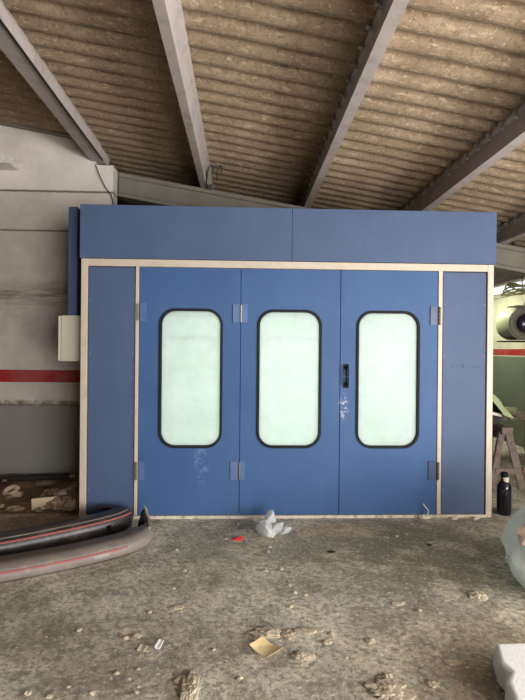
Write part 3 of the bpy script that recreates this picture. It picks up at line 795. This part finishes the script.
# second hanging flap
g = []
A, Bq, C, D = Vector((4.56, 1.06, 1.13)), Vector((4.64, 1.08, 1.15)), Vector((4.88, 1.02, .86)), Vector((4.74, 1.0, .90))
for j in range(n+1):
    row = []
    for i in range(n+1):
        u, v = i/n, j/n; p = A.lerp(Bq, u).lerp(D.lerp(C, u), v)
        p += Vector((.015*noise.noise(p*12), -.01, .03*noise.noise(p*10)))
        row.append(bm.verts.new(p))
    g.append(row)
for a, b in zip(g, g[1:]):
    for i in range(n): bm.faces.new((a[i], a[i+1], b[i+1], b[i]))
o = obj('green_rag', bm, 'cloth', smooth=True); so = o.modifiers.new('s', 'SOLIDIFY'); so.thickness = .008
tag(o, 'pale green rag heaped on the board on the trestle', 'rag')
tag(obj('rolled_sheet', cyl(bmesh.new(), (4.35, 1.08, .97), (4.76, 1.08, .89), .02), 'white', smooth=True), 'white rolled sheet on the board beside the green rag', 'roll')
bm = crumple((4.50, 1.2, .90), (.08, .1, .09), 6, 3, .6); tag(obj('dark_bundle', bm, 'cable'), 'black crumpled bundle on the board behind the green rag', 'bundle')
tag(obj('dark_jar', lathe(bmesh.new(), (4.52, 1.5, 0), [(.05, .88), (.052, .9), (.052, 1.18), (.03, 1.22), (.03, 1.27)]), 'black'), 'tall black container on the board against the booth side', 'container')

# low bench with clutter further back at the right
t = thing('work_bench', 'low wooden bench with clutter near the far right wall', 'bench', (5.9, 2.9, 0))
obj('bench_top', B(5.35, 6.4, 2.6, 3.3, .62, .67), 'wood', t, bevel=.005)
for x in (5.42, 6.33):
    for y in (2.66, 3.24): obj('leg', B(x-.03, x+.03, y-.03, y+.03, 0, .62), 'wood', t)
for k, (x, y, r, m, l) in enumerate([(5.50, 2.8, (.12, .1, .09), 'cable', 'black bundle on the left end of the low bench'),
                                  (5.72, 2.75, (.12, .09, .07), 'hose', 'yellowish bundle on the low bench right of the black bundle'),
                                  (5.60, 3.1, (.16, .1, .10), 'label', 'cream bundle at the back of the low bench')]):
    bm = crumple((x, y, .67), r, 30+k, 3, .6); tag(obj('clutter_bundle', bm, m), l, 'bundle')
tag(obj('dark_block', lump((5.05, 2.55, 0), (.14, .1, .11), 77, .4), 'dark_wood'), 'dark lump on the floor behind the trestle', 'rubble')
tag(obj('pale_block', lump((5.22, 1.25, 0), (.10, .1, .20), 78, .4), 'stone'), 'pinkish brown lump on the floor right of the trestle leg', 'rubble')

# ------------------------------------------------------------------ fan and coil at the far right
fc = Vector((6.14, 3.0, 2.13))
t = thing('drum_fan', 'pale cylindrical drum fan with a dark round hub, hung by the far right wall', 'fan', tuple(fc))
obj('housing', lathe(bmesh.new(), tuple(fc), [(.235, .46), (.262, .44), (.268, .02), (.275, 0), (.262, -.012), (.24, 0), (.225, .03), (.11, .05)], 'Y', 40), 'green_metal', t, smooth=True)
obj('front_ring', lathe(bmesh.new(), tuple(fc), [(.268, -.014), (.255, -.03), (.17, -.016), (.165, .0)], 'Y', 40), 'grey_metal', t, smooth=True)
obj('hub', lathe(bmesh.new(), tuple(fc), [(.15, -.005), (.145, -.05), (.11, -.085), (.05, -.10), (.005, -.102)], 'Y', 30), 'dark_lens', t, smooth=True)
obj('base_plate', B(fc.x-.22, 6.5, fc.y-.02, fc.y+.48, fc.z-.30, fc.z-.278), 'cable', t)
obj('top_plate', B(fc.x-.14, fc.x+.2, fc.y-.0, fc.y+.3, fc.z+.275, fc.z+.295), 'grey_metal', t)
bm = bmesh.new(); tube(bm, spline([(fc.x+.03, fc.y+.1, fc.z+.29), (fc.x+.07, fc.y+.1, fc.z+.40), (fc.x+.06, fc.y+.1, fc.z+.5), (fc.x+.01, fc.y+.1, fc.z+.6), (fc.x+.0, fc.y+.1, 2.9)], 5), .01, 6)
obj('hanger', bm, 'grey_metal', t)
bm = bmesh.new()
for k in range(5):
    cx, cy, cz = 6.10+.02*k, 3.05, 2.66+.022*k; R1, R2 = .30-.012*k, .26
    pts = [Vector((cx+R1*math.cos(a), cy+R2*math.sin(a), cz+.04*math.cos(a+k)+.03*math.sin(2*a+k))) for a in [i*2*math.pi/26 for i in range(27)]]
    tube(bm, pts, .014, 6)
tag(obj('hose_coil', bm, 'hose', smooth=True), 'yellowish coil of hose hanging under the roof above the drum fan', 'hose')
# fluorescent lamp over that bay
t = thing('tube_lamp', 'fluorescent tube lamp under the roof in the far right bay', 'lamp', (5.7, 4.0, 2.95))
obj('lamp_housing', B(5.66, 5.74, 3.6, 4.9, 2.93, 2.98), 'white', t)
for y in (3.8, 4.7): obj('hanger', cyl(bmesh.new(), (5.7, y, 2.98), (5.7, y, zr(5.7)+.01), .008), 'grey_metal', t)
obj('lamp_tube', cyl(bmesh.new(), (5.7, 3.65, 2.905), (5.7, 4.85, 2.905), .018), 'tube', t)

# ------------------------------------------------------------------ light
def area(name, loc, rot, sx, sy, e, col):
    l = bpy.data.lights.new(name, 'AREA'); l.shape = 'RECTANGLE'; l.size = sx; l.size_y = sy; l.energy = e; l.color = col
    o = bpy.data.objects.new(name, l); COL.objects.link(o); o.location = loc; o.rotation_euler = rot; return o
R = math.radians
area('gate_daylight', (4.75, YF+.05, 1.4), (R(90), 0, 0), 3.4, 2.6, 520, (1, .985, .97))
area('upward_fill', (XR-.1, -4.8, 1.0), (R(90+30), 0, R(90)), 4.0, .8, 330, (1, .97, .92))  # added upward lamp in the opening, in place of sunlit ground outside
area('side_gate_daylight', (XR-.05, -5.2, 1.8), (R(90), 0, R(90)), 3.2, 1.6, 130, (1, .985, .97))
for x in (1.0, 2.05, 3.1):
    area('booth_ceiling_light', (x, 2.8, 2.83), (0, 0, 0), .24, 3.2, 31, (.96, 1, .97))
area('tube_light', (5.7, 4.25, 2.88), (0, 0, 0), .06, 1.2, 42, (.95, 1, .72))
w = bpy.data.worlds.new('daylight'); S.world = w; w.use_nodes = True
bg = w.node_tree.nodes['Background']; bg.inputs[0].default_value = (.93, .97, 1, 1); bg.inputs[1].default_value = 1.6
